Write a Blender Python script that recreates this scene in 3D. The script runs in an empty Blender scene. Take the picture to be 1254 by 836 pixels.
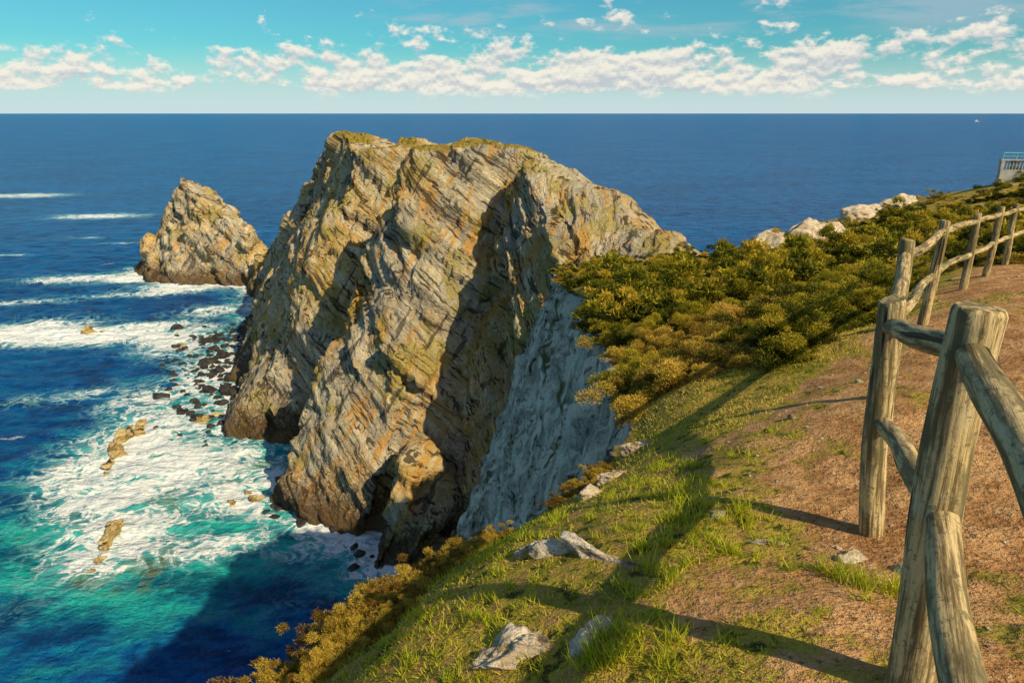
import bpy, math, random
import numpy as np
from mathutils import Vector, Matrix, Euler
random.seed(7); rng=np.random.default_rng(7)
scene=bpy.context.scene
SEA=-60.0
# ------------------------------------------------------------------ numpy noise
def _h(ix,iy,iz,seed):
    ix=ix.astype(np.int64);iy=iy.astype(np.int64);iz=iz.astype(np.int64)
    n=(ix*374761393+iy*668265263+iz*2147483647+seed*1274126177)&0xffffffff
    n=((n^(n>>13))*1274126177)&0xffffffff
    n=((n^(n>>16))*2246822519)&0xffffffff
    n=n^(n>>15)
    return (n&0xffffff)/float(0xffffff)*2-1
def vn(x,y,z,seed=0):
    x=np.asarray(x,float);y=np.asarray(y,float);z=np.asarray(z,float)+np.zeros_like(x)
    ix=np.floor(x);iy=np.floor(y);iz=np.floor(z)
    fx=x-ix;fy=y-iy;fz=z-iz
    fx=fx*fx*(3-2*fx);fy=fy*fy*(3-2*fy);fz=fz*fz*(3-2*fz)
    r=0
    for a in (0,1):
        for b in (0,1):
            for c in (0,1):
                w=(fx if a else 1-fx)*(fy if b else 1-fy)*(fz if c else 1-fz)
                r=r+w*_h(ix+a,iy+b,iz+c,seed)
    return r
def fbm(x,y,z,seed=0,o=4,g=.5):
    r=0;a=1;s=0;f=1.0
    for i in range(o):
        r=r+a*vn(x*f+i*13.7,y*f+i*7.1,z*f,seed+i);s+=a;a*=g;f*=2.03
    return r/s
def sstep(a,b,x):
    t=np.clip((x-a)/(b-a),0,1);return t*t*(3-2*t)
BN=Vector((.55,-.34,.76)).normalized()
B1=Vector((.79,0.1,-.58)); B1=(B1-B1.dot(BN)*BN).normalized()
B2=BN.cross(B1)
def block(x,y,z,T,L,W,seed,lay=.4):
    d=(x*BN[0]+y*BN[1]+z*BN[2])/T+.3*vn(x*.05,y*.05,z*.05,seed+50)
    k=np.floor(d);zz=np.zeros_like(k)
    e=(x*B1[0]+y*B1[1]+z*B1[2])/L+_h(k,zz,zz,seed)*7.3+.2*vn(x*.1,y*.1,z*.1,seed+51)
    j=np.floor(e)
    g=(x*B2[0]+y*B2[1]+z*B2[2])/W+_h(k,j,zz,seed+1)*5.1
    m=np.floor(g)
    return (1-lay)*_h(k,j,m,seed+2)+lay*_h(k,zz,zz,seed+3)
def rbf(pts,c):
    P=np.array(pts,float);n=len(P)
    D=np.sqrt(((P[:,None,:2]-P[None,:,:2])**2).sum(2)+c*c)
    A=np.zeros((n+3,n+3));A[:n,:n]=D;A[:n,n]=1;A[:n,n+1:]=P[:,:2];A[n,:n]=1;A[n+1:,:n]=P[:,:2].T
    w=np.linalg.solve(A,np.concatenate([P[:,2],[0,0,0]]))
    def f(x,y):
        r=w[n]+w[n+1]*x+w[n+2]*y
        for i in range(n): r=r+w[i]*np.sqrt((x-P[i,0])**2+(y-P[i,1])**2+c*c)
        return r
    return f
# ------------------------------------------------------------------ terrain heights
GROUND=[(0,0,-1.68),(1.09,1.56,-1.6),(1.7,2.75,-1.88),(2.68,4.6,-1.95),(4.3,6.8,-2.07),(6.3,9.3,-2.35),(7.4,10.5,-2.45),(8.5,11.7,-2.52),
 (3,1.5,-1.55),(5,4,-1.75),(10,8,-2.2),(14,12,-2.5),(0,-3,-1.5),(3,-4,-1.4),(-1.2,2.6,-2.6),(0,3,-2.15),(-.47,4.06,-2.85),(.5,5.2,-2.95),
 (1.4,6.7,-3.0),(1.3,3.2,-1.95),(0,1.5,-1.88),(-1.2,0,-2.2),(2.2,7.3,-2.85),(3,6.2,-2.4),(4.6,10,-3.3),(3,10,-3.8),(8,25,-6.1),(4,25,-6.8),
 (3.4,30,-7.7),(3.3,42,-9.6),(12,40,-9.2),(19,45,-8.6),(30,60,-8.9),(31,45,-6.8),(41,57,-5.2),(30,38,-5.0),(22,25,-4.0),(20,14,-2.8),(12,20,-4.7),
 (60,60,-6),(100,60,-8),(200,60,-8),(200,-50,2),(60,-40,1),(0,-50,-1),(60,20,-2)]
ground_top=rbf(GROUND,.6)
HT=[(-43,168,-4.6),(-53,190,-11),(-30,141,-7.5),(-11,116,-6.0),(-9.6,125,-4.8),(2,113,-6.0),(13,99,-9.8),(20,80,-14),(-20,150,-6.5),(-60,215,-20),
 (-20,200,-20),(10,140,-16),(30,110,-28),(42,80,-36),(-80,235,-42),(20,66,-16),(14,50,-14),(28,80,-21),(8,80,-17),(4,95,-12)]
head_top=rbf(HT,3)
MP=np.array([(-8,-70),(-3,-12),(-1.9,-2),(-1.6,1.5),(-1.25,2.7),(-.65,4.1),(.1,5.1),(1.05,6.1),(1.6,8),(2.1,12),(2.6,20),(3.2,30),(3.3,42),(8,49),(20,49),
 (28,62),(45,68),(80,80),(160,90),(330,80),(330,-70)],float)
def polysd(x,y,P):
    d=np.full(x.shape,1e9);ins=np.zeros(x.shape,bool)
    n=len(P)
    for i in range(n):
        a=P[i];b=P[(i+1)%n];e=b-a
        t=np.clip(((x-a[0])*e[0]+(y-a[1])*e[1])/(e@e),0,1)
        d=np.minimum(d,np.hypot(x-a[0]-t*e[0],y-a[1]-t*e[1]))
        if abs(e[1])>1e-9:
            c=((a[1]>y)!=(b[1]>y))&(x<(b[0]-a[0])*(y-a[1])/e[1]+a[0])
            ins^=c
    return np.where(ins,d,-d)
def polytope(x,y,E,base=-60.0):
    h=np.full(x.shape,1e9);n=len(E)
    for i in range(n):
        ax,ay,s=E[i];bx,by,_=E[(i+1)%n]
        L=math.hypot(bx-ax,by-ay);nx=-(by-ay)/L;ny=(bx-ax)/L
        h=np.minimum(h,base+s*((x-ax)*nx+(y-ay)*ny))
    return h
PA=[(-14,47,3.3),(-9,25,3.6),(0,0,6),(60,-5,6),(60,62,3),(10,62,4)]
PB=[(-57,124,2.5),(-38,117,2.8),(12,116,3),(8,150,3),(-28,215,3),(-70,258,2),(-97,245,1.9),(-79,193,2.35)]
PC=[(-37,97,2.15),(-23,87.5,2.3),(-14,89,3.4),(30,107,3),(26,128,3),(-18,140,2.8),(-38,118,3.8)]
PD=[(-21,80,2.6),(-13,77,2.2),(-4,86,2),(-8,100,2),(-20,96,3.0)]
PN=[(-15,101,2.7),(1,55,3),(55,40,3),(50,95,2.5),(25,132,8)]
def height(x,y,clip=True):
    far=sstep(12,45,np.hypot(x,y))
    w1=fbm(x*.05,y*.05,0*x,11,3)*3.5*far; w2=fbm(x*.05,y*.05,0*x+9,23,3)*3.5*far
    xw=x+w1;yw=y+w2
    ht=ground_top(x,y)
    ht=np.clip(ht,-16,4)
    sd=polysd(x+.35*w1,y+.35*w2,MP)+.12*fbm(x*1.3,y*1.3,0*x,5,3)*(1-far)
    M=ht+np.where(sd<0,sd*4.2,0)-.35*np.exp(-np.clip(sd,0,9)/.5)
    A=np.minimum(polytope(x+.2*w1,y+.2*w2,PA),ht)
    tp=head_top(x,y)
    H=np.maximum(np.maximum(polytope(xw,yw,PB),polytope(xw,yw,PC)),polytope(x+.4*w1,y+.4*w2,PN))
    H=np.minimum(H,tp)
    D=np.minimum(polytope(x+.4*w1,y+.4*w2,PD),-45)
    h=np.maximum(np.maximum(M,A),np.maximum(H,D))
    if clip: h=np.maximum(h,-67)
    return h,sd,M,A,H
def glines(lo,hi,c0,c1,sf):
    mid=list(np.arange(c0,c1,.06))
    up=[];v=mid[-1]
    while v<hi: v+=sf(v);up.append(v)
    dn=[];v=c0
    while v>lo: v-=sf(v);dn.append(v)
    return np.array(dn[::-1]+mid+up)
def sx(v):
    d=max(0,-1.6-v,v-4); s=min(.06+.03*d,.30)
    if v>50: s=.36+.06*(v-50)
    return s
def sy(v):
    if v<1.2: return .06+.08*(1.2-v)
    return min(.06+.03*max(0,v-8),.32)
X=glines(-106,320,-1.6,4,sx);Y=glines(-60,262,1.2,8,sy)
def make_mesh(name,co,faces,attrs={},smooth=True,mat=None):
    me=bpy.data.meshes.new(name)
    co=np.asarray(co,np.float32);faces=np.asarray(faces,np.int32)
    k=faces.shape[1]
    me.vertices.add(len(co));me.vertices.foreach_set('co',co.ravel())
    me.loops.add(faces.size);me.loops.foreach_set('vertex_index',faces.ravel())
    me.polygons.add(len(faces));me.polygons.foreach_set('loop_start',np.arange(0,faces.size,k,dtype=np.int32))
    me.polygons.foreach_set('loop_total',np.full(len(faces),k,np.int32))
    me.update(calc_edges=True)
    me.polygons.foreach_set('use_smooth',np.full(len(faces),smooth))
    for a,v in attrs.items():
        at=me.attributes.new(a,'FLOAT','POINT');at.data.foreach_set('value',np.asarray(v,np.float32))
    if mat: me.materials.append(mat)
    ob=bpy.data.objects.new(name,me);scene.collection.objects.link(ob)
    return ob
def grid_faces(nx,ny):
    i=np.arange(nx-1);j=np.arange(ny-1);I,J=np.meshgrid(i,j)
    a=(J*nx+I).ravel()
    return np.stack([a,a+1,a+nx+1,a+nx],1)
def grid_normals(P):
    du=np.gradient(P,axis=1);dv=np.gradient(P,axis=0)
    n=np.cross(du,dv);n/=np.linalg.norm(n,axis=2,keepdims=True)+1e-9
    return n
def submesh(name,co,faces,attrs,mat):
    used=np.unique(faces);mp=np.full(len(co),-1,np.int64);mp[used]=np.arange(len(used))
    return make_mesh(name,co[used],mp[faces],{k:v[used] for k,v in attrs.items()},True,mat)
# ------------------------------------------------------------------ material helpers
class NT:
    def __init__(s,name):
        s.m=bpy.data.materials.new(name);s.m.use_nodes=True;s.t=s.m.node_tree;s.t.nodes.clear()
        s.out=s.n('ShaderNodeOutputMaterial');s.b=s.n('ShaderNodeBsdfPrincipled');s.l(s.b.outputs[0],s.out.inputs[0])
    def n(s,t,**k):
        nd=s.t.nodes.new(t)
        for a,v in k.items(): setattr(nd,a,v)
        return nd
    def l(s,a,b): s.t.links.new(a,b)
    def put(s,v,sock):
        if isinstance(v,bpy.types.NodeSocket): s.l(v,sock)
        elif v is not None:
            if isinstance(v,(tuple,list)) and len(v)==3 and len(sock.default_value)==4: v=(*v,1)
            sock.default_value=v
    def math(s,op,a,b=None,c=None,clamp=False):
        nd=s.n('ShaderNodeMath',operation=op,use_clamp=clamp)
        s.put(a,nd.inputs[0]);s.put(b,nd.inputs[1]);s.put(c,nd.inputs[2]);return nd.outputs[0]
    def mix(s,f,a,b,mode='MIX'):
        nd=s.n('ShaderNodeMix',data_type='RGBA',blend_type=mode);nd.clamp_factor=True
        s.put(f,nd.inputs[0]);s.put(a,nd.inputs[6]);s.put(b,nd.inputs[7]);return nd.outputs[2]
    def mr(s,v,a,b,c=0,d=1,smooth=True):
        nd=s.n('ShaderNodeMapRange',interpolation_type='SMOOTHSTEP' if smooth else 'LINEAR')
        s.put(v,nd.inputs[0]);nd.inputs[1].default_value=a;nd.inputs[2].default_value=b;nd.inputs[3].default_value=c;nd.inputs[4].default_value=d
        return nd.outputs[0]
    def noise(s,v,sc,det=6,ro=.55,dist=0):
        nd=s.n('ShaderNodeTexNoise');nd.inputs['Scale'].default_value=sc;nd.inputs['Detail'].default_value=det
        nd.inputs['Roughness'].default_value=ro;nd.inputs['Distortion'].default_value=dist;s.put(v,nd.inputs['Vector']);return nd.outputs[0]
    def voro(s,v,sc,feat='F1',rand=1):
        nd=s.n('ShaderNodeTexVoronoi',feature=feat);nd.inputs['Scale'].default_value=sc;nd.inputs['Randomness'].default_value=rand
        s.put(v,nd.inputs['Vector']);return nd.outputs[0]
    def mapping(s,v,rot=(0,0,0),sc=(1,1,1),loc=(0,0,0)):
        nd=s.n('ShaderNodeMapping');nd.inputs['Rotation'].default_value=rot;nd.inputs['Scale'].default_value=sc;nd.inputs['Location'].default_value=loc
        s.put(v,nd.inputs['Vector']);return nd.outputs[0]
    def obj(s): return s.n('ShaderNodeTexCoord').outputs['Object']
    def attr(s,n): return s.n('ShaderNodeAttribute',attribute_name=n).outputs['Fac']
    def bump(s,h,dist,strength=1,normal=None):
        nd=s.n('ShaderNodeBump');nd.inputs['Strength'].default_value=strength;nd.inputs['Distance'].default_value=dist
        s.put(h,nd.inputs['Height']);
        if normal: s.l(normal,nd.inputs['Normal'])
        return nd.outputs[0]
    def fin(s,col,rough=.9,normal=None,spec=.3):
        s.put(col,s.b.inputs['Base Color']);s.put(rough,s.b.inputs['Roughness']);s.b.inputs['Specular IOR Level'].default_value=spec
        if normal: s.l(normal,s.b.inputs['Normal'])
        return s.m
ROT=BN.rotation_difference(Vector((0,0,1))).to_euler()
def rock_nodes(t,S=1.0,pale=None,shore=True):
    o=t.obj()
    r=t.mapping(o,rot=ROT)
    big=t.noise(o,.045/S,3,.6)
    bed=t.noise(t.mapping(r,sc=(.06,.06,1)),.62/S,6,.72,.0)        # bedding planes
    bed2=t.noise(t.mapping(r,sc=(.10,.10,1)),2.4/S,3,.65)
    jnt=t.noise(t.mapping(r,sc=(1,.14,.12)),.5/S,4,.65)          # joints
    fine=t.noise(o,1.7/S,6,.75)
    lich=t.noise(o,.13/S,6,.66)
    c=t.mix(t.mr(big,.42,.54),(.56,.48,.36),(.74,.50,.20))
    c=t.mix(t.mr(bed,.46,.62),c,(.90,.77,.52))
    c=t.mix(t.mr(fine,.54,.66,0,.7),c,(.90,.79,.58))
    c=t.mix(t.math('MULTIPLY',t.mr(jnt,.52,.62),.8),c,(.80,.43,.10))
    c=t.mix(t.mr(lich,.54,.60,0,.65),c,(.52,.41,.08))
    c=t.mix(t.mr(lich,.42,.36,0,.55),c,(.33,.30,.25))
    c=t.mix(t.mr(bed,.38,.43,.9,0),c,(.07,.052,.034))
    c=t.mix(t.mr(bed2,.39,.44,.85,0),c,(.06,.045,.028))
    c=t.mix(t.mr(jnt,.36,.40,.7,0),c,(.05,.04,.028))
    c=t.mix(t.mr(fine,.36,.42,.85,0),c,(.05,.044,.034))
    if pale is not None:
        vs=t.noise(t.mapping(o,sc=(1.2,1.2,.13)),1.3,6,.7)
        pc=t.mix(t.mr(vs,.42,.58),(.50,.45,.33),(.96,.88,.68))
        pc=t.mix(t.mr(vs,.40,.36),pc,(.07,.065,.045))
        pc=t.mix(t.mr(fine,.44,.36),pc,(.18,.16,.10))
        pc=t.mix(t.mr(t.noise(t.mapping(o,sc=(1,1,.3)),.28,5,.7),.52,.59),pc,(.17,.15,.05))
        c=t.mix(pale,c,pc)
    if shore:
        z=t.n('ShaderNodeSeparateXYZ');t.l(o,z.inputs[0])
        zz=t.math('ADD',z.outputs[2],t.math('MULTIPLY',t.math('SUBTRACT',fine,.5),14))
        c=t.mix(t.mr(zz,-58,-52,.85,0),c,(.10,.05,.018))
    h=t.math('ADD',t.math('MULTIPLY',bed,1.4),t.math('MULTIPLY',fine,.60))
    h=t.math('ADD',h,t.math('MULTIPLY',jnt,.75))
    h=t.math('ADD',h,t.math('MULTIPLY',bed2,.28))
    return c,h,o,fine
def rock_mat(name,S=1.0,shore=True,dist=1.5):
    t=NT(name);c,h,o,f=rock_nodes(t,S,None,shore)
    return t.fin(c,.88,t.bump(h,dist*S))
def terrain_mat(name,near):
    t=NT(name);veg=t.attr('veg');pale=t.attr('pale')
    c,h,o,fine=rock_nodes(t,1.0,pale if near else None,True)
    n2=t.noise(o,9 if near else 1.5,5,.7)
    n1=t.noise(o,1.6,4,.65) if near else fine
    g=t.mix(t.mr(n1,.38,.6),(.24,.23,.022),(.58,.44,.055))
    g=t.mix(t.mr(n2,.46,.62),g,(.46,.27,.09))
    g=t.mix(t.mr(n2,.5,.36),g,(.07,.065,.015))
    vf=t.mr(t.math('ADD',veg,t.math('MULTIPLY',t.math('SUBTRACT',n2,.5),.9)),.42,.58)
    c=t.mix(vf,c,g)
    hg=t.math('MULTIPLY',n2,.25 if near else .5)
    if near:
        d=t.attr('dirt')
        dn=t.noise(o,3,5,.7);df=t.noise(o,30,4,.7)
        dc=t.mix(t.mr(dn,.38,.62),(.42,.20,.070),(.72,.40,.17))
        dc=t.mix(t.math('MULTIPLY',t.mr(df,.56,.68),.7),dc,(.78,.56,.33))
        dc=t.mix(t.math('MULTIPLY',t.mr(df,.45,.36),.8),dc,(.15,.07,.03))
        dfac=t.mr(t.math('ADD',d,t.math('MULTIPLY',t.math('SUBTRACT',dn,.5),1.6)),.42,.60)
        c=t.mix(dfac,c,dc)
        hd=t.math('ADD',t.math('MULTIPLY',dn,.5),t.math('MULTIPLY',df,.32))
        hv=t.math('MULTIPLY',hd,.17)
        nr=t.mr(t.math('ADD',veg,d),.3,.6)
        hh=t.n('ShaderNodeMix',data_type='FLOAT');t.l(nr,hh.inputs[0]);t.l(h,hh.inputs[2]);t.l(t.math('ADD',hv,t.math('MULTIPLY',hg,.3)),hh.inputs[3])
        return t.fin(c,.95,t.bump(hh.outputs[0],.8),.15)
    return t.fin(c,.9,t.bump(t.math('ADD',h,t.math('MULTIPLY',hg,.5)),1.5),.2)
# ------------------------------------------------------------------ terrain mesh
GX,GY=np.meshgrid(X,Y)
Hh,SD,Mh,Ah,HHd=height(GX,GY)
P=np.stack([GX,GY,Hh],2)
N=grid_normals(P)
steep=sstep(.25,.75,1-N[:,:,2])
dist=np.hypot(GX,GY)
far=sstep(10,40,dist)
x,y,z=GX,GY,Hh
amp=.4+.9*(vn(x*.045,y*.045,z*.045,555)*.5+.5)
big=block(x,y,z,10,24,18,1,.25)*2.9+block(x,y,z,3.3,9,7,2,.45)*1.7*amp+fbm(x*.08,y*.08,z*.08,31,3)*1.6
med=block(x,y,z,1.1,4.0,3.2,3,.45)*.65*amp+block(x,y,z,.6,1.6,1.3,4,.3)*.30+fbm(x*.6,y*.6,z*.6,41,3)*.12
slabm=sstep(50,46,y)*sstep(5.5,7,y)*sstep(8,5,x)*steep
disp=steep*(far*(1-.85*slabm)*big+sstep(4,10,dist)*med*(1-.5*slabm))
disp+= (1-steep)*far*sstep(60,90,y)*(.45*big+.6*med)
disp+= slabm*sstep(6,14,dist)*(fbm(x*.2,y*.5,z*.05,61,4)*1.4+block(x,y,z,2,9,5,9,.3)*.3)
tx=(1-steep)*(.05*fbm(x*1.1,y*1.1,0*x,71,4)+.018*fbm(x*6,y*6,0*x,75,3))*sstep(60,20,dist)
P2=P+N*disp[:,:,None];P2[:,:,2]+=tx
flat=1-steep
fx=np.array([-.2,.45,1.09,1.7,2.68,4.3,6.3,7.4,8.5,12,18]);fy=np.array([-1.2,.2,1.56,2.75,4.6,6.8,9.3,10.5,11.7,14.5,18])
dfl=np.full(GX.shape,1e9);side=np.zeros(GX.shape)
for i in range(len(fx)-1):
    ax,ay,bx,by=fx[i],fy[i],fx[i+1],fy[i+1];ex,ey=bx-ax,by-ay
    t_=np.clip(((x-ax)*ex+(y-ay)*ey)/(ex*ex+ey*ey),0,1)
    dd=np.hypot(x-ax-t_*ex,y-ay-t_*ey);s_=np.sign((x-ax)*ey-(y-ay)*ex)
    m=dd<dfl;dfl=np.where(m,dd,dfl);side=np.where(m,s_,side)
sfl=dfl*side
leftw=.22+.50*sstep(2.3,4.2,y)*sstep(7.8,5.5,y)
dirt=sstep(-leftw-.5,-leftw+.3,sfl)*sstep(3.4,2.4,sfl)
dirt=np.clip(dirt*(.90+.8*fbm(x*1.1,y*1.1,0*x,81,4)),0,1)
bare=sstep(.22,.45,fbm(x*1.3,y*1.3,0*x,87,4))*sstep(7,5,y)*.60
dirt=np.maximum(dirt,bare)
dirt*=flat
veg=flat*np.clip(.85+.5*fbm(x*.5,y*.5,0*x,91,4),0,1)
hv=sstep(-10,-5.5,z)*flat*np.clip(.6+.9*fbm(x*.08,y*.08,0*x,95,4),0,1)
veg=np.where(y>66,hv,veg)
veg=np.where((y>44)&(y<=66)&(dist<70),veg*.8,veg)
pale=np.clip(slabm*1.3,0,1)
pale=np.maximum(pale,sstep(44,52,y)*sstep(70,62,y)*sstep(12,18,x)*steep*.8)
co=P2.reshape(-1,3)
F=grid_faces(len(X),len(Y))
zf=co[F][:,:,2].max(1);F=F[zf>-63.5]
att={'veg':veg.ravel(),'dirt':dirt.ravel(),'pale':pale.ravel()}
ybase=GY.reshape(-1)[F[:,0]]
mt_near=terrain_mat('ground_grass_dirt_rock',True);mt_far=terrain_mat('headland_rock',False)
ground=submesh('ground',co,F[ybase<60],att,mt_near)
head=submesh('rocky_headland',co,F[ybase>=60],att,mt_far)
Zg=P2[:,:,2]
def gz(px,py):
    i=np.clip(np.searchsorted(X,px)-1,0,len(X)-2);j=np.clip(np.searchsorted(Y,py)-1,0,len(Y)-2)
    u=(px-X[i])/(X[i+1]-X[i]);v=(py-Y[j])/(Y[j+1]-Y[j])
    return (Zg[j,i]*(1-u)+Zg[j,i+1]*u)*(1-v)+(Zg[j+1,i]*(1-u)+Zg[j+1,i+1]*u)*v
def gs(A_,px,py):
    i=np.clip(np.searchsorted(X,px)-1,0,len(X)-2);j=np.clip(np.searchsorted(Y,py)-1,0,len(Y)-2)
    return A_[j,i]
# ------------------------------------------------------------------ sea stack
PI_=[(-151,268,1.9),(-130,246,2.5),(-97,243,4.5),(-90,262,1.8),(-108,290,1.8),(-140,292,1.6)]
xs=np.arange(-160,-82,.36);ys=np.arange(236,298,.4);IX,IY=np.meshgrid(xs,ys)
w1=fbm(IX*.06,IY*.06,0*IX,111,3)*2.5;w2=fbm(IX*.06,IY*.06,0*IX,117,3)*2.5
IH=polytope(IX+w1,IY+w2,PI_)
IH=np.minimum(IH,-27.5-.56*(IX+w1*.3+122));IH=np.minimum(IH,-26+1.3*(IX+129));IH=np.maximum(IH,-66)
IP=np.stack([IX,IY,IH],2);IN=grid_normals(IP)
d_=block(IX,IY,IH,6,14,10,5,.3)*2.6+block(IX,IY,IH,2.2,6,4,6,.4)*1.3+fbm(IX*.15,IY*.15,IH*.15,131,4)*.6
IP=IP+IN*(d_*sstep(-66,-60,IH))[:,:,None]
ic=IP.reshape(-1,3);IF=grid_faces(len(xs),len(ys));IF=IF[ic[IF][:,:,2].max(1)>-63]
rockm=rock_mat('sea_stack_rock',1.0,True)
submesh('sea_stack',ic,IF,{},rockm)
# ------------------------------------------------------------------ loose rocks
import bmesh
def ico(sub):
    bm=bmesh.new();bmesh.ops.create_icosphere(bm,subdivisions=sub,radius=1)
    v=np.array([q.co[:] for q in bm.verts]);f=np.array([[q.index for q in p.verts] for p in bm.faces]);bm.free();return v,f
ICO={k:ico(k) for k in (2,3,4,5)}
def rockgeo(c,s,seed,sub=3,rotz=0,rough=.35):
    v,f=ICO[sub];v=v.copy()
    q=v*1.0
    r=np.random.default_rng(seed)
    for k in range(9):
        n=r.normal(size=3);n/=np.linalg.norm(n);d=.55+.3*r.random()
        t_=q@n-d;q=q-np.where(t_>0,t_,0)[:,None]*n
    o=seed*3.17
    q*= (1+rough*fbm(v[:,0]*1.6+o,v[:,1]*1.6,v[:,2]*1.6,seed,4)+.1*rough*fbm(v[:,0]*8+o,v[:,1]*8,v[:,2]*8,seed,3))[:,None]
    q*=np.array(s);cz,sz=math.cos(rotz),math.sin(rotz)
    q=np.stack([q[:,0]*cz-q[:,1]*sz,q[:,0]*sz+q[:,1]*cz,q[:,2]],1)+np.array(c)
    return q,f
def join(parts):
    vs=[];fs=[];o=0
    for v,f in parts: vs.append(v);fs.append(f+o);o+=len(v)
    return np.concatenate(vs),np.concatenate(fs)
ts=NT('tidal_rock');o=ts.obj();a=ts.noise(ts.mapping(o,rot=ROT,sc=(.5,.5,2)),.8,6,.7);b=ts.noise(o,.35,3,.6)
cq=ts.mix(ts.mr(a,.42,.6),(.42,.28,.09),(.74,.58,.30));cq=ts.mix(ts.mr(a,.45,.36),cq,(.05,.035,.02));cq=ts.mix(ts.mr(b,.55,.7,0,.6),cq,(.30,.18,.05))
ts.fin(cq,.7,ts.bump(a,1.2));srock=ts.m
k=0
for grp in [[(-74,122.5,1.5,1.0,2.0),(-74.8,118.5,.9,2.0,2.6),(-74.2,115.5,1.0,1.9,1.8),(-73.2,112.5,1.1,1.9,2.0),(-72.3,109,1.0,1.6,1.0),(-75.5,126.5,.9,1.6,1.2),(-71.2,106,.6,.8,.5)],
            [(-60.5,90,1.2,1.5,1.4),(-60,87.3,.8,1.6,1.7),(-59.2,84.8,.8,1.4,1.2),(-58.5,82.0,.7,1.2,.9),(-58,79.5,.4,.8,.5)],
            [(-121.5,187,2.4,1.8,2.8),(-118,188,.9,.8,.8)],[(-44,100,.9,.7,.7),(-42,98,1.2,.9,.9),(-45.5,97,.7,.7,.5)],
            [(-90,176,1.4,1,1.2),(-64,128,1.6,1.2,1.2),(-62,131,1.1,.9,.8)]]:
    parts=[]
    for (a,b,sx_,sy_,sz_) in grp:
        k+=1;parts.append(rockgeo((a,b,SEA-.2),(sx_,sy_,sz_),k,4,random.uniform(-.3,.3),.95))
    v,f=join(parts);make_mesh('sea_rock',v,f,{},True,srock)
parts=[]
for i in range(340):
    t_=random.random()
    bx=-59-26*t_+random.gauss(0,5.5);by=128+64*t_+random.gauss(0,5)
    hh=height(np.array([bx]),np.array([by]))[0][0]
    if hh>-57: continue
    s=random.uniform(.35,1.0)*(2.0 if random.random()<.17 else 1)
    parts.append(rockgeo((bx,by,SEA+random.uniform(-.3,.2)),(s*1.3,s,s*.75),200+i,3,i))
for i in range(60):
    bx=random.uniform(-48,-8);by=random.uniform(76,112)
    hh=height(np.array([bx]),np.array([by]),False)[0][0]
    if hh>-57 or hh<-69: continue
    s=random.uniform(.3,1.1);parts.append(rockgeo((bx,by,SEA-.2),(s*1.3,s,s*.7),400+i,3,i))
v,f=join(parts)
dk=NT('wet_boulder');o=dk.obj();nn=dk.noise(o,.8,6,.7)
make_mesh('shore_boulders',v,f,{},True,dk.fin(dk.mix(dk.mr(nn,.4,.65),(.022,.02,.019),(.065,.055,.045)),.5,dk.bump(nn,.5)))
nrock=NT('pale_quartzite');o=nrock.obj();a=nrock.noise(o,3,5,.65);b=nrock.noise(nrock.mapping(o,rot=(0.2,.5,.6),sc=(1,1,6)),5,6,.7);c_=nrock.noise(o,40,4,.7)
cc=nrock.mix(nrock.mr(a,.4,.6),(.52,.40,.27),(.80,.68,.52));cc=nrock.mix(nrock.mr(b,.47,.38),cc,(.13,.09,.06))
cc=nrock.mix(nrock.math('MULTIPLY',nrock.mr(c_,.45,.36),.6),cc,(.12,.1,.07));cc=nrock.mix(nrock.mr(nrock.noise(o,7,5,.7),.55,.66),cc,(.45,.30,.08))
nrock.fin(cc,.85,nrock.bump(nrock.math('ADD',nrock.math('MULTIPLY',b,1),nrock.math('MULTIPLY',c_,.2)),.06))
def outcrop(items,sub=5):
    parts=[]
    for (a,b,dz,s,rz,sd_) in items: parts.append(rockgeo((a,b,float(gz(a,b))+dz),s,sd_,sub,rz,.45))
    v,f=join(parts);return make_mesh('rock_outcrop',v,f,{},True,nrock.m)
outcrop([(.22,2.95,-.02,(.17,.10,.10),-.5,11),(.38,2.78,-.02,(.22,.06,.07),-.9,12),(.12,3.1,-.03,(.1,.08,.07),.3,18),(.48,2.66,-.03,(.14,.05,.05),-.7,42)])
outcrop([(.12,2.16,-.06,(.30,.13,.1),.1,13),(.36,2.1,-.05,(.14,.12,.08),.5,14),(.0,2.2,-.05,(.14,.1,.08),.9,43)])
outcrop([(.85,5.0,-.02,(.18,.1,.1),.4,15),(1.2,5.9,.0,(.2,.1,.1),.1,16),(.6,4.6,0,(.14,.09,.08),.8,17)])
outcrop([(1.45,2.5,-.03,(.1,.08,.06),.1,19),(1.2,2.7,-.03,(.12,.05,.05),-.4,20),(1.6,2.35,-.02,(.07,.05,.05),1,21),(1.05,3.0,-.03,(.1,.06,.05),.8,22)],4)
outcrop([(20,46.5,.5,(2.0,1.4,1.6),.2,31),(17.8,46,.2,(1.5,1.2,1.2),.5,32),(22.3,47,.1,(1.2,1.2,1.0),.2,33)])
outcrop([(31,60,.1,(3.2,1.6,1.1),.4,34),(28.5,59,-.4,(1.8,1.2,1.1),.1,35),(34.5,61.5,0,(2,1.3,.9),.5,36)])
parts=[]
for i in range(900):
    a=random.uniform(.2,9);b=random.uniform(1.6,12)
    if gs(dirt,a,b)<.35 and random.random()<.8: continue
    s=random.uniform(.004,.014)*(1+(random.random()<.06)*1.6)
    parts.append(rockgeo((a,b,float(gz(a,b))+s*.1),(s*1.3,s,s*.7),600+i,2,i))
v,f=join(parts);make_mesh('path_stones',v,f,{},True,nrock.m)
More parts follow.
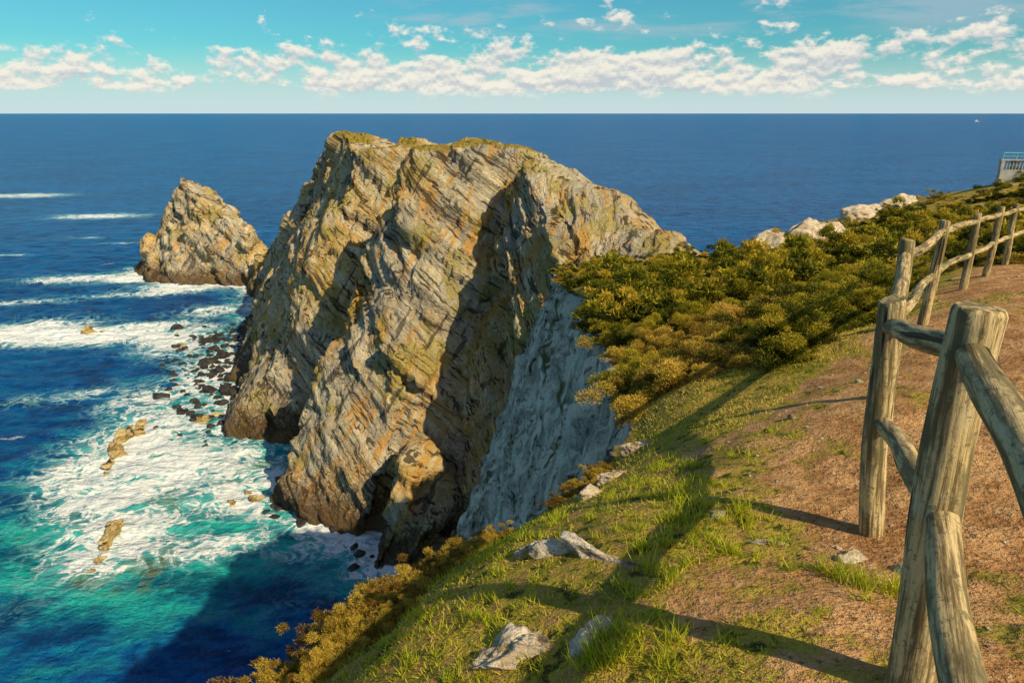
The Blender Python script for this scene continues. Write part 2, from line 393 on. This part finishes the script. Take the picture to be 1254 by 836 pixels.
# ------------------------------------------------------------------ sea
def gl2(lo,hi,c0,c1,h0,g):
    mid=list(np.arange(c0,c1,h0));up=[];v=mid[-1];s=h0
    while v<hi: s*=g;v+=s;up.append(v)
    dn=[];v=c0;s=h0
    while v>lo: s*=g;v-=s;dn.append(v)
    return np.array(dn[::-1]+mid+up)
SX=gl2(-40000,40000,-175,10,.55,1.05);SY=gl2(-3000,60000,55,300,.6,1.05)
WX,WY=np.meshgrid(SX,SY)
hs=height(np.clip(WX,-400,330),np.clip(WY,-60,420),False)[0]
w1=fbm(WX*.06,WY*.06,0*WX,111,3)*2.5;w2=fbm(WX*.06,WY*.06,0*WX,117,3)*2.5
hi_=polytope(WX+w1,WY+w2,PI_)
dsh=-np.maximum(hs,hi_)-60;dsh=np.clip(dsh/2.2,0,1e4)
def blob(cx,cy,rx,ry,ang,st):
    c,s=math.cos(ang),math.sin(ang);dx=WX-cx;dy=WY-cy
    u=(dx*c+dy*s)/rx;v=(-dx*s+dy*c)/ry
    return st*np.exp(-(u*u+v*v))
foam=.78*np.exp(-dsh/6.5)*sstep(40,75,WY)
BL=[(-74,117,12,20,0,.98),(-59,86,11,11,.1,.98),(-57,110,17,14,.3,.76),(-122,184,30,9,.1,1.2),(-108,193,15,6,.3,.85),(-156,255,28,9,.1,1.1),(-150,262,14,6,.3,.6),
 (-253,420,34,14,.1,.85),(-375,530,44,18,.1,.88),(-42,100,13,11,.2,.88),(-44,85,12,6,.4,.65),(-72,160,14,24,.3,.88),(-90,180,15,19,.3,.8),(-80,140,14,12,0,.65),
 (-66,98,14,11,.3,.66),(-230,300,20,3,.1,.6),(-190,330,16,3,.1,.6),(-165,220,24,5,.1,.65),(-100,140,25,6,.3,.48),(-30,86,10,8,.2,.5),(-130,232,26,6,.2,.75),(-215,345,16,3,0,.6),
 (-140,190,24,14,.2,.8),(-120,240,28,9,.1,.75),(-95,210,16,10,.2,.6)]
for b in BL: foam=np.maximum(foam,blob(*b))+.15*np.minimum(foam,blob(*b))
foam=foam*(1+.45*fbm(WX*.05,WY*.07,0*WX,222,3))
foam=np.clip(foam,0,1.2)
shal=np.clip(.45*np.exp(-dsh/10)+blob(-45,96,21,24,.2,1.0)+blob(-68,112,17,28,.1,.85)+blob(-60,86,16,13,.1,.5)+blob(-60,74,50,26,.1,.13)+blob(-75,170,14,26,.3,.3)+blob(-122,184,34,12,.1,.35),0,1)
shal*=sstep(-10,60,WY)
wz=.35*fbm(WX*.09,WY*.16,0*WX,201,3)+.22*fbm(WX*.4,WY*.5,0*WX,207,3)
wz=wz*sstep(700,250,np.hypot(WX,WY))
wz+=np.clip(foam,0,1)*.3*fbm(WX*.7,WY*.7,0*WX,211,2)
sc=np.stack([WX,WY,SEA+wz],2).reshape(-1,3)
t=NT('sea_water');o=t.obj();fo=t.attr('foam');sh=t.attr('shal')
m1=t.mapping(o,rot=(0,0,.35),sc=(1,1.8,1))
warp=t.n('ShaderNodeTexNoise');warp.inputs['Scale'].default_value=.12;warp.inputs['Detail'].default_value=2;t.l(o,warp.inputs['Vector'])
wv=t.n('ShaderNodeVectorMath',operation='MULTIPLY_ADD');t.l(warp.outputs['Color'],wv.inputs[0]);wv.inputs[1].default_value=(9,9,0);t.l(o,wv.inputs[2])
f1=t.noise(wv.outputs[0],.15,8,.66);f2=t.noise(wv.outputs[0],1.1,5,.7)
ridge=t.math('ABSOLUTE',t.math('SUBTRACT',t.noise(wv.outputs[0],.30,5,.6),.5))
ridge=t.mr(ridge,0,.10,1,0)
pat=t.math('ADD',t.math('MULTIPLY',f1,.60),t.math('MULTIPLY',f2,.26));pat=t.math('ADD',pat,t.math('MULTIPLY',ridge,.16))
lvl=t.math('ADD',pat,t.math('MULTIPLY',fo,.50))
thick=t.mr(lvl,.77,.90);veil=t.mr(lvl,.62,.82)
pn=t.noise(m1,.012,4,.6);pn2=t.noise(m1,.10,6,.65)
deep=t.mix(t.mr(pn,.35,.65),(.0008,.066,.28),(.001,.112,.40))
deep=t.mix(t.mr(pn2,.45,.65,0,.6),deep,(.003,.18,.38))
deep=t.mix(t.mr(pn2,.5,.38,0,.75),deep,(.0005,.028,.12))
tq=t.mix(t.mr(pn2,.4,.6),(.003,.17,.23),(.02,.50,.44))
shn=t.math('ADD',sh,t.math('MULTIPLY',t.math('SUBTRACT',pn2,.5),1.1))
c=t.mix(t.mr(shn,.12,.95),deep,tq)
sub=t.noise(o,.14,4,.6)
c=t.mix(t.math('MULTIPLY',t.mr(sub,.54,.62),t.mr(sh,.7,.95,0,.6)),c,(.24,.20,.03))
c=t.mix(t.math('MULTIPLY',veil,.6),c,(.20,.56,.60))
c=t.mix(thick,c,t.mix(t.mr(f2,.35,.6),(.66,.78,.82),(.97,.97,.96)))
wh=t.noise(t.mapping(o,sc=(.5,1.3,1)),.11,6,.7);c=t.mix(t.mr(wh,.68,.71,0,.7),c,(.7,.75,.78))
rough=t.math('ADD',.28,t.math('MULTIPLY',thick,.6))
wn=t.noise(m1,.13,3,.5);wn2=t.noise(m1,.55,5,.65)
hh=t.math('ADD',t.math('MULTIPLY',wn,1.6),t.math('MULTIPLY',wn2,t.math('SUBTRACT',1.2,t.math('MULTIPLY',fo,.7))))
t.fin(c,rough,t.bump(hh,1.8),.08)
make_mesh('sea',sc,grid_faces(len(SX),len(SY)),{'foam':foam.ravel(),'shal':shal.ravel()},True,t.m)
# ------------------------------------------------------------------ plants
def leafmat(name,cols,tr=.25):
    t=NT(name);r=t.attr('tone_shade');oi=t.n('ShaderNodeObjectInfo').outputs['Random']
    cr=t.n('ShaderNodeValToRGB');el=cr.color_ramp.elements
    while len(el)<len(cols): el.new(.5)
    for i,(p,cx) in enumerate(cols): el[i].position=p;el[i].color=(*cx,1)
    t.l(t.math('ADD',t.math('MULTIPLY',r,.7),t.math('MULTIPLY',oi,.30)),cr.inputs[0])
    t.put(cr.outputs[0],t.b.inputs['Base Color']);t.b.inputs['Roughness'].default_value=.6;t.b.inputs['Specular IOR Level'].default_value=.15
    tb=t.n('ShaderNodeBsdfTranslucent');t.l(cr.outputs[0],tb.inputs[0])
    ms=t.n('ShaderNodeMixShader');ms.inputs[0].default_value=tr;t.l(t.b.outputs[0],ms.inputs[1]);t.l(tb.outputs[0],ms.inputs[2]);t.l(ms.outputs[0],t.out.inputs[0])
    return t.m
gorse=leafmat('gorse_leaves',[(0,(.008,.012,.002)),(.38,(.030,.038,.005)),(.55,(.14,.15,.010)),(.74,(.50,.40,.024)),(1,(.74,.42,.06))],.3)  # dark stops paint shaded gaps, yellow stops the sunlit tips
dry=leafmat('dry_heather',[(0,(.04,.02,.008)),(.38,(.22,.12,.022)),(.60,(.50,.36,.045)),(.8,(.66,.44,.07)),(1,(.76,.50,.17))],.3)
grassm=leafmat('grass_blades',[(0,(.10,.20,.012)),(.3,(.32,.42,.02)),(.6,(.72,.62,.045)),(1,(.84,.60,.18))],.45)
def spikes(c,d,L,w,tone_shade,name,mat,coll=True):
    n=len(c);side=np.cross(d,rng.normal(size=(n,3)));side/=np.linalg.norm(side,axis=1,keepdims=True)+1e-9
    v=np.stack([c-side*w[:,None],c+side*w[:,None],c+d*L[:,None]],1).reshape(-1,3)
    f=np.arange(3*n).reshape(-1,3)
    return make_mesh(name,v,f,{'tone_shade':np.repeat(tone_shade,3)},False,mat)
def bushmesh(name,mat,seed,nl=14,n=7500,leaf=.05,flat_=.26,wd=.17,lobe=(.10,.27),jit=.55):
    r=np.random.default_rng(seed)
    lc=r.normal(size=(nl,3))*np.array([.36,.36,flat_]);lc[:,2]=np.abs(lc[:,2])+.05;lr=r.uniform(lobe[0],lobe[1],nl)
    k=r.integers(0,nl,n);dd=r.normal(size=(n,3));dd/=np.linalg.norm(dd,axis=1,keepdims=True);dd[:,2]=np.abs(dd[:,2])*1.0-.15
    q=r.random(n)
    rad=lr[k]*(.45+.6*q)
    c=lc[k]+dd*rad[:,None]+r.normal(size=(n,3))*.02;ok=c[:,2]>-.1;c=c[ok];dd=dd[ok];k=k[ok];q=q[ok];m=len(c)
    d=dd+r.normal(size=(m,3))*jit+np.array([0,0,.35]);d/=np.linalg.norm(d,axis=1,keepdims=True)
    base=r.random(nl)
    tone_shade=np.clip(.40*base[k]+.2*r.random(m)+.32*q+.42*(c[:,2]-.25),0,1)  # random leaf tone plus painted shade: dark inside, sunlit yellow on top
    return spikes(c,d,leaf*r.uniform(.6,1.4,m),leaf*wd*r.uniform(.7,1.3,m),tone_shade,name,mat)
def empty(name):
    e=bpy.data.objects.new(name,None);scene.collection.objects.link(e);return e
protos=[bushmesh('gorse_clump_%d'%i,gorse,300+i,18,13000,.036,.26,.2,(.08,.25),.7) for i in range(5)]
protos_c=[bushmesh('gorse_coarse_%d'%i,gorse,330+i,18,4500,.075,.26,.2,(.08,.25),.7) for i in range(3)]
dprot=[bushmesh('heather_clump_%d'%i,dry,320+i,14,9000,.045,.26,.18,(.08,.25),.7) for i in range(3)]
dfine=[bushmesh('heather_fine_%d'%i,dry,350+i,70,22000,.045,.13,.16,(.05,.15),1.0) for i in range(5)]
ge=empty('gorse_bushes');de=empty('heather_bushes')
used=set()
def inst(pr,parent,a,b,s,dz=0):
    me=pr.data
    if pr.name not in used: ob=pr;used.add(pr.name)
    else:
        ob=bpy.data.objects.new(pr.name,me);scene.collection.objects.link(ob)
    ob.parent=parent;ob.location=(a,b,float(gz(a,b))+dz);ob.rotation_euler=(random.uniform(-.15,.15),random.uniform(-.15,.15),random.uniform(0,6.28))
    ob.scale=(s*random.uniform(.85,1.2),s*random.uniform(.85,1.2),s*random.uniform(.7,1.25))
def bline(a):
    return np.interp(a,[1.2,2.2,3,4,6,9,14,20],[7.4,7.4,6.8,7.8,10.4,13.4,16.5,20])
cnt=0
for i in range(4600):
    b=7+ (random.random()**1.7)*52;a=1.2+random.random()*(b*.95+3)
    if b<bline(a)+.15: continue
    if gs(SD,a,b)<.0: continue
    if b>14 and a>b*.95+2: continue
    kn=vn(np.array([a*.6]),np.array([b*.4]),np.array([0.]),777)[0]
    if b<15:
        if random.random()>.42: continue
        s=random.uniform(.3,.75)+.8*max(kn,0)
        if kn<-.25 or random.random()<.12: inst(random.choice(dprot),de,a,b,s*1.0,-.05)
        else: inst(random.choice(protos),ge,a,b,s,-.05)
    else:
        if random.random()>.36: continue
        s=random.uniform(.5,1.2)+1.0*max(kn,0)
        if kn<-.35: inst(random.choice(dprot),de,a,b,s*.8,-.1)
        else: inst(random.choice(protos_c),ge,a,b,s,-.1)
    cnt+=1
ne=0
for i in range(9000):
    b=random.uniform(1.6,6.0);a=random.uniform(-2.0,1.4)
    s_=gs(SD,a,b)
    lim=.42 if b<3.9 else .16
    if s_<-.10 or s_>lim+.10*math.sin(b*5): continue
    s=np.interp(b,[1.6,3.4,4.6,6.0],[.34,.34,.24,.15])*random.uniform(.7,1.15)*(1 if s_<.22 else .6)
    inst(random.choice(dfine),de,a,b,float(s),-.02)
    ne+=1
    if ne>170: break
print('bushes',cnt,ne)
def visible_mask(a,b): return (gs(SD,a,b)>-.25)&(gs(dirt,a,b)<.45)&(b<bline(a)+.6)
n=150000
a=rng.uniform(-1.8,6.5,n);b=1.2+rng.random(n)**1.2*8.2
gd=vn(a*2.2,b*2.2,0*a,401)*.5+.5*vn(a*.8,b*.8,0*a,402)
ok=visible_mask(a,b)&(gd+rng.random(n)*.7>.12);a=a[ok];b=b[ok];gd=gd[ok];n=len(a)
c=np.stack([a,b,gz(a,b)-.004],1)
d=rng.normal(size=(n,3))*np.array([.7,.7,.1])+np.array([0,0,.75]);d/=np.linalg.norm(d,axis=1,keepdims=True)
L=rng.uniform(.015,.045,n)*(1+.5*np.clip(gd,0,1));W=np.full(n,.0022)*(1+b*.12)
R=np.clip(.68+.55*vn(a*1.4,b*1.4,0*a,405)+rng.normal(size=n)*.16,0,1)
C=[c];Dd=[d];LL=[L];WW=[W];RR=[R]
tc=[]
for i in range(900):
    p=random.uniform(-1.3,3.0);q=random.uniform(1.6,6.2)
    if not visible_mask(np.array([p]),np.array([q]))[0]: continue
    if vn(np.array([p*1.6]),np.array([q*1.6]),np.array([0.]),410)[0]<.08: continue
    tc.append((p,q,random.uniform(.5,1)))
for (p,q) in [(.35,2.0),(.42,2.1),(.3,1.95),(1.35,2.2),(1.3,2.35),(1.45,2.25),(.8,3.0),(.95,3.2),(1.0,3.5),(.7,2.8),(.85,2.6),(.6,2.4),(1.15,3.0)]:
    for k in range(5): tc.append((p+random.gauss(0,.07),q+random.gauss(0,.07),1.25))
for (p,q,s) in tc:
    m=random.randint(22,38);aa=rng.normal(p,.022,m);bb=rng.normal(q,.022,m)
    C.append(np.stack([aa,bb,gz(aa,bb)-.005],1))
    an=rng.uniform(0,6.28,m);le=rng.uniform(.2,1.0,m);dv=np.stack([np.cos(an)*le,np.sin(an)*le,np.ones(m)],1);dv/=np.linalg.norm(dv,axis=1,keepdims=True)
    Dd.append(dv);LL.append(rng.uniform(.04,.10,m)*s);WW.append(np.full(m,.003));RR.append(np.clip(rng.normal(.34,.18,m),0,1))
spikes(np.concatenate(C),np.concatenate(Dd),np.concatenate(LL),np.concatenate(WW),np.concatenate(RR),'grass',grassm)
# ------------------------------------------------------------------ fence
wt=NT('weathered_wood');o=wt.obj()
oi=wt.n('ShaderNodeObjectInfo').outputs['Random']
ov=wt.n('ShaderNodeVectorMath',operation='ADD');wt.l(o,ov.inputs[0]);cb=wt.n('ShaderNodeCombineXYZ');wt.l(wt.math('MULTIPLY',oi,30),cb.inputs[2]);wt.l(cb.outputs[0],ov.inputs[1])
gr=wt.noise(wt.mapping(ov.outputs[0],sc=(1,1,.05)),60,6,.7);gm=wt.noise(wt.mapping(ov.outputs[0],sc=(1,1,.3)),9,5,.7)
gf=wt.noise(ov.outputs[0],45,5,.7)
ckk=wt.noise(wt.mapping(ov.outputs[0],sc=(1,1,.05)),24,3,.5,.3)
c=wt.mix(wt.mr(gr,.40,.58),(.17,.115,.05),(.64,.48,.24));c=wt.mix(wt.mr(gm,.47,.60,0,.85),c,(.15,.125,.06))
c=wt.mix(wt.mr(gm,.42,.32,0,.6),c,(.66,.56,.38));c=wt.mix(wt.mr(gf,.54,.64,0,.75),c,(.13,.12,.055));crack=wt.mr(ckk,.37,.32)
c=wt.mix(wt.math('MULTIPLY',crack,.9),c,(.02,.014,.008))
kn=wt.voro(wt.mapping(ov.outputs[0],sc=(1,1,.5)),6.5);c=wt.mix(wt.mr(kn,.05,.11,.8,0),c,(.08,.045,.02))
wt.fin(c,.8,wt.bump(wt.math('SUBTRACT',wt.math('ADD',wt.math('MULTIPLY',gr,.6),wt.math('MULTIPLY',gf,.25)),wt.math('MULTIPLY',crack,.8)),.010),.2)
def log(name,p0,p1,r0,r1,parent,seed):
    p0=Vector(p0);p1=Vector(p1);L=(p1-p0).length;ns=28;nr=max(12,int(L/.05))
    vs=[]
    prof=[(0,r0*.9),(.012,r0)]+[(L*i/nr,r0+(r1-r0)*i/nr) for i in range(1,nr)]+[(L-.014,r1),(L-.004,r1*.93),(L,r1*.86)]
    for (h,r) in prof:
        for s in range(ns):
            th=2*math.pi*s/ns
            vs.append((r*math.cos(th),r*math.sin(th),h))
    q=np.array(vs)
    th=np.arctan2(q[:,1],q[:,0])
    f=1+.07*vn(np.cos(th)*1.2+seed*3.3,np.sin(th)*1.2,q[:,2]*2.5,seed)+.03*vn(np.cos(th)*4,np.sin(th)*4+seed,q[:,2]*9,seed+1)
    q[:,0]*=f;q[:,1]*=f
    t_=q[:,2]/L;q[:,0]+=.012*np.sin(t_*3.1+seed)*L*np.sin(t_*math.pi);q[:,1]+=.010*np.sin(t_*4.3+seed*2)*L*np.sin(t_*math.pi)
    q[:,2]+= np.where(t_>.98,.012*(q[:,0]/r1)*math.cos(seed*2.1),0)
    n=len(prof);bm=bmesh.new();bv=[bm.verts.new(tuple(p)) for p in q]
    for i in range(n-1):
        for s in range(ns):
            bm.faces.new((bv[i*ns+s],bv[i*ns+(s+1)%ns],bv[(i+1)*ns+(s+1)%ns],bv[(i+1)*ns+s]))
    bm.faces.new(bv[:ns][::-1]);bm.faces.new(bv[-ns:])
    me=bpy.data.meshes.new(name);bm.to_mesh(me);bm.free();me.materials.append(wt.m)
    for p in me.polygons: p.use_smooth=len(p.vertices)==4
    ob=bpy.data.objects.new(name,me);scene.collection.objects.link(ob);ob.location=p0
    ob.rotation_mode='QUATERNION';ob.rotation_quaternion=Vector((0,0,1)).rotation_difference((p1-p0).normalized());ob.parent=parent
    return ob
fe=empty('wooden_fence')
posts=[(.50,.34,-.40,.06),(1.11,1.56,-.435,.060),(1.585,2.75,-.735,.054),(2.68,4.6,-.81,.050),(4.3,6.8,-1.01,.050),(6.3,9.3,-1.29,.050),(7.45,10.5,-1.35,.050),(8.55,11.7,-1.46,.050),(10.6,13.6,-1.6,.052)]
lean=[(0,0),(.04,.0),(.13,.0),(.02,0),(-.03,0),(.02,0),(-.02,0),(.03,0),(0,0)]
for i,(a,b,zt,r) in enumerate(posts):
    lx,ly=lean[i];zb=float(gz(a,b))-.25
    log('post_%d'%(i+1),(a+lx,b+ly,zb),(a,b,zt),r*1.03,r*.97,fe,i+1)
for i in range(len(posts)-1):
    a0,b0,z0,r0=posts[i];a1,b1,z1,r1=posts[i+1]
    d=Vector((a1-a0,b1-b0,0)).normalized()
    rr=.040 if i<2 else .036
    for kx,dz in ((0,.115),(1,.56)):
        l0=lean[i][0]*dz/1.3;l1=lean[i+1][0]*dz/1.3
        log('rail_%d_%d'%(i+1,kx+1),(a0+l0+d.x*.03,b0+d.y*.03,z0-dz),(a1+l1-d.x*.03,b1-d.y*.03,z1-dz),rr,rr*.97,fe,20+i*2+kx)
# ------------------------------------------------------------------ viewpoint balustrade
def simple(name,col,rough=.7,n=.1):
    t=NT(name);o=t.obj();a=t.noise(o,3,5,.7)
    return t.fin(t.mix(t.mr(a,.35,.65),tuple(q*.7 for q in col),col),rough,t.bump(a,.02))
conc=simple('concrete',(.42,.41,.38));blue=simple('painted_rail',(.20,.55,.65),.4);white=simple('white_paint',(.8,.8,.78),.4)
vp=empty('viewpoint_balustrade')
def box(name,c,s,mat,parent,rz=0,bev=.02):
    bm=bmesh.new();bmesh.ops.create_cube(bm,size=1);bmesh.ops.scale(bm,vec=s,verts=bm.verts)
    bmesh.ops.bevel(bm,geom=bm.edges[:],offset=min(bev,min(s)*.3),segments=2,affect='EDGES')
    me=bpy.data.meshes.new(name);bm.to_mesh(me);bm.free();me.materials.append(mat)
    ob=bpy.data.objects.new(name,me);scene.collection.objects.link(ob);ob.location=c;ob.rotation_euler=(0,0,rz);ob.parent=parent;return ob
vx,vy=39.4,56.6;vz=-5.0;vp.location=(vx,vy,vz);vp.rotation_euler=(0,0,-.12)
box('base_wall',(4,0,.1),(8.2,.35,1.1),conc,vp)
for i in range(34):
    box('baluster_%d'%i,(.12+i*.24,0,1.0),(.09,.12,.7),conc,vp)
box('coping',(4,0,1.41),(8.4,.32,.12),conc,vp)
for i in range(5): box('pier_%d'%i,(.0+i*2,0,1.0),(.28,.34,.72),conc,vp)
for i in range(9): box('rail_post_%d'%i,(i*1.0,0,1.7),(.07,.07,.5),blue,vp,0,.01)
box('top_rail',(4,0,1.97),(8.1,.09,.09),blue,vp);box('mid_rail',(4,0,1.7),(8.1,.05,.06),blue,vp)
# distant ship
shp=empty('distant_ship');shp.location=(3240,5000,SEA)
bm=bmesh.new()
prof=[(-16,0),(-16,4),(-8,4.5),(8,4.5),(14,3.2),(18,0)]
rows=[]
for (px_,hw) in prof: rows.append([bm.verts.new((px_,-hw,5)),bm.verts.new((px_,-hw*.6,-1)),bm.verts.new((px_,hw*.6,-1)),bm.verts.new((px_,hw,5))])
for i in range(len(rows)-1):
    for j in range(3): bm.faces.new((rows[i][j],rows[i+1][j],rows[i+1][j+1],rows[i][j+1]))
    bm.faces.new((rows[i][3],rows[i+1][3],rows[i+1][0],rows[i][0]))
me=bpy.data.meshes.new('hull');bm.to_mesh(me);bm.free();me.materials.append(white);hb=bpy.data.objects.new('hull',me);scene.collection.objects.link(hb);hb.parent=shp
box('wheelhouse',(-6,0,9),(9,6,8),white,shp);box('mast',(2,0,12),(.8,.8,14),white,shp)
# ------------------------------------------------------------------ light, sky, camera
el=math.radians(41);sdx,sdy=.72,-.69
L_=math.hypot(sdx,sdy);sv=Vector((sdx/L_*math.cos(el),sdy/L_*math.cos(el),math.sin(el)))
sl=bpy.data.lights.new('sun','SUN');sl.energy=5.0;sl.angle=math.radians(.5);sl.color=(1,.84,.53)
so=bpy.data.objects.new('sun',sl);scene.collection.objects.link(so);so.rotation_euler=sv.to_track_quat('Z','Y').to_euler();so.location=(30,-30,60)
w=bpy.data.worlds.new('World');scene.world=w;w.use_nodes=True;nt=w.node_tree;nt.nodes.clear()
class WT(NT):
    def __init__(s,tree): s.t=tree
t=WT(nt)
out=t.n('ShaderNodeOutputWorld');bg=t.n('ShaderNodeBackground');t.l(bg.outputs[0],out.inputs[0]);bg.inputs[1].default_value=.10
sky=t.n('ShaderNodeTexSky',sky_type='NISHITA');sky.sun_disc=False;sky.sun_elevation=el;sky.sun_rotation=math.atan2(sdx,sdy)
sky.air_density=1.0;sky.dust_density=.6;sky.ozone_density=2.0
tc_=t.n('ShaderNodeTexCoord').outputs['Generated'];sp=t.n('ShaderNodeSeparateXYZ');t.l(tc_,sp.inputs[0])
az=t.math('ARCTAN2',sp.outputs[0],sp.outputs[1]);ele=sp.outputs[2]
def cv(k1,k2,off=0,oz=0):
    c=t.n('ShaderNodeCombineXYZ');t.put(t.math('MULTIPLY',az,k1),c.inputs[0]);t.put(t.math('MULTIPLY',t.math('ADD',ele,off),k2),c.inputs[1]);c.inputs[2].default_value=oz;return c.outputs[0]
def cum(off):
    a=t.noise(cv(1,2.6,off,2.7),11,3,.5);b=t.noise(cv(1,1.7,off,3),36,6,.62)
    return t.math('ADD',t.math('MULTIPLY',a,.50),t.math('MULTIPLY',b,.50))
band=t.math('MULTIPLY',t.mr(ele,.016,.034),t.mr(ele,.096,.056))
band=t.math('SUBTRACT',t.math('MULTIPLY',band,.125),t.mr(ele,.08,.15,0,.05))
ctr=t.mr(az,-.40,-.12,-.045,.02)
d0=t.math('ADD',t.math('ADD',cum(0),band),ctr);d1=t.math('ADD',t.math('ADD',cum(.006),band),ctr)
mask=t.math('MULTIPLY',t.mr(d0,.54,.64,0,.88),t.mr(ele,.012,.034))
shd=t.math('ADD',.55,t.math('MULTIPLY',t.math('SUBTRACT',d0,d1),8),clamp=True)  # cloud shading painted in: light tops, blue-grey undersides
cc=t.mix(shd,(5.5,5.8,6.3),(9.7,8.9,7.6))
wisp=t.noise(cv(1,7,0,8),3.2,6,.65,.3);wm=t.math('MULTIPLY',t.mr(wisp,.52,.68,0,.55),t.mr(ele,.07,.11))
tr_=t.mr(ele,.15,.5,.32,.85)
tcol=t.n('ShaderNodeCombineXYZ');t.l(tr_,tcol.inputs[0]);tcol.inputs[1].default_value=.92;tcol.inputs[2].default_value=.94
tint=t.mix(1.0,sky.outputs[0],tcol.outputs[0],'MULTIPLY')
haze=t.mix(t.mr(ele,.0,.09,.85,0),tint,(6.5,7.7,8.0))
c1=t.mix(wm,haze,(4.4,5.2,5.9));c2=t.mix(mask,c1,cc);t.l(c2,bg.inputs[0])
cam=bpy.data.cameras.new('camera');cam.lens=24;cam.sensor_width=36;cam.clip_start=.05;cam.clip_end=120000
cob=bpy.data.objects.new('camera',cam);scene.collection.objects.link(cob);cob.location=(0,0,0);cob.rotation_euler=(math.radians(71.5),0,0)
scene.camera=cob
scene.view_settings.view_transform='Standard';scene.view_settings.look='None';scene.view_settings.exposure=0
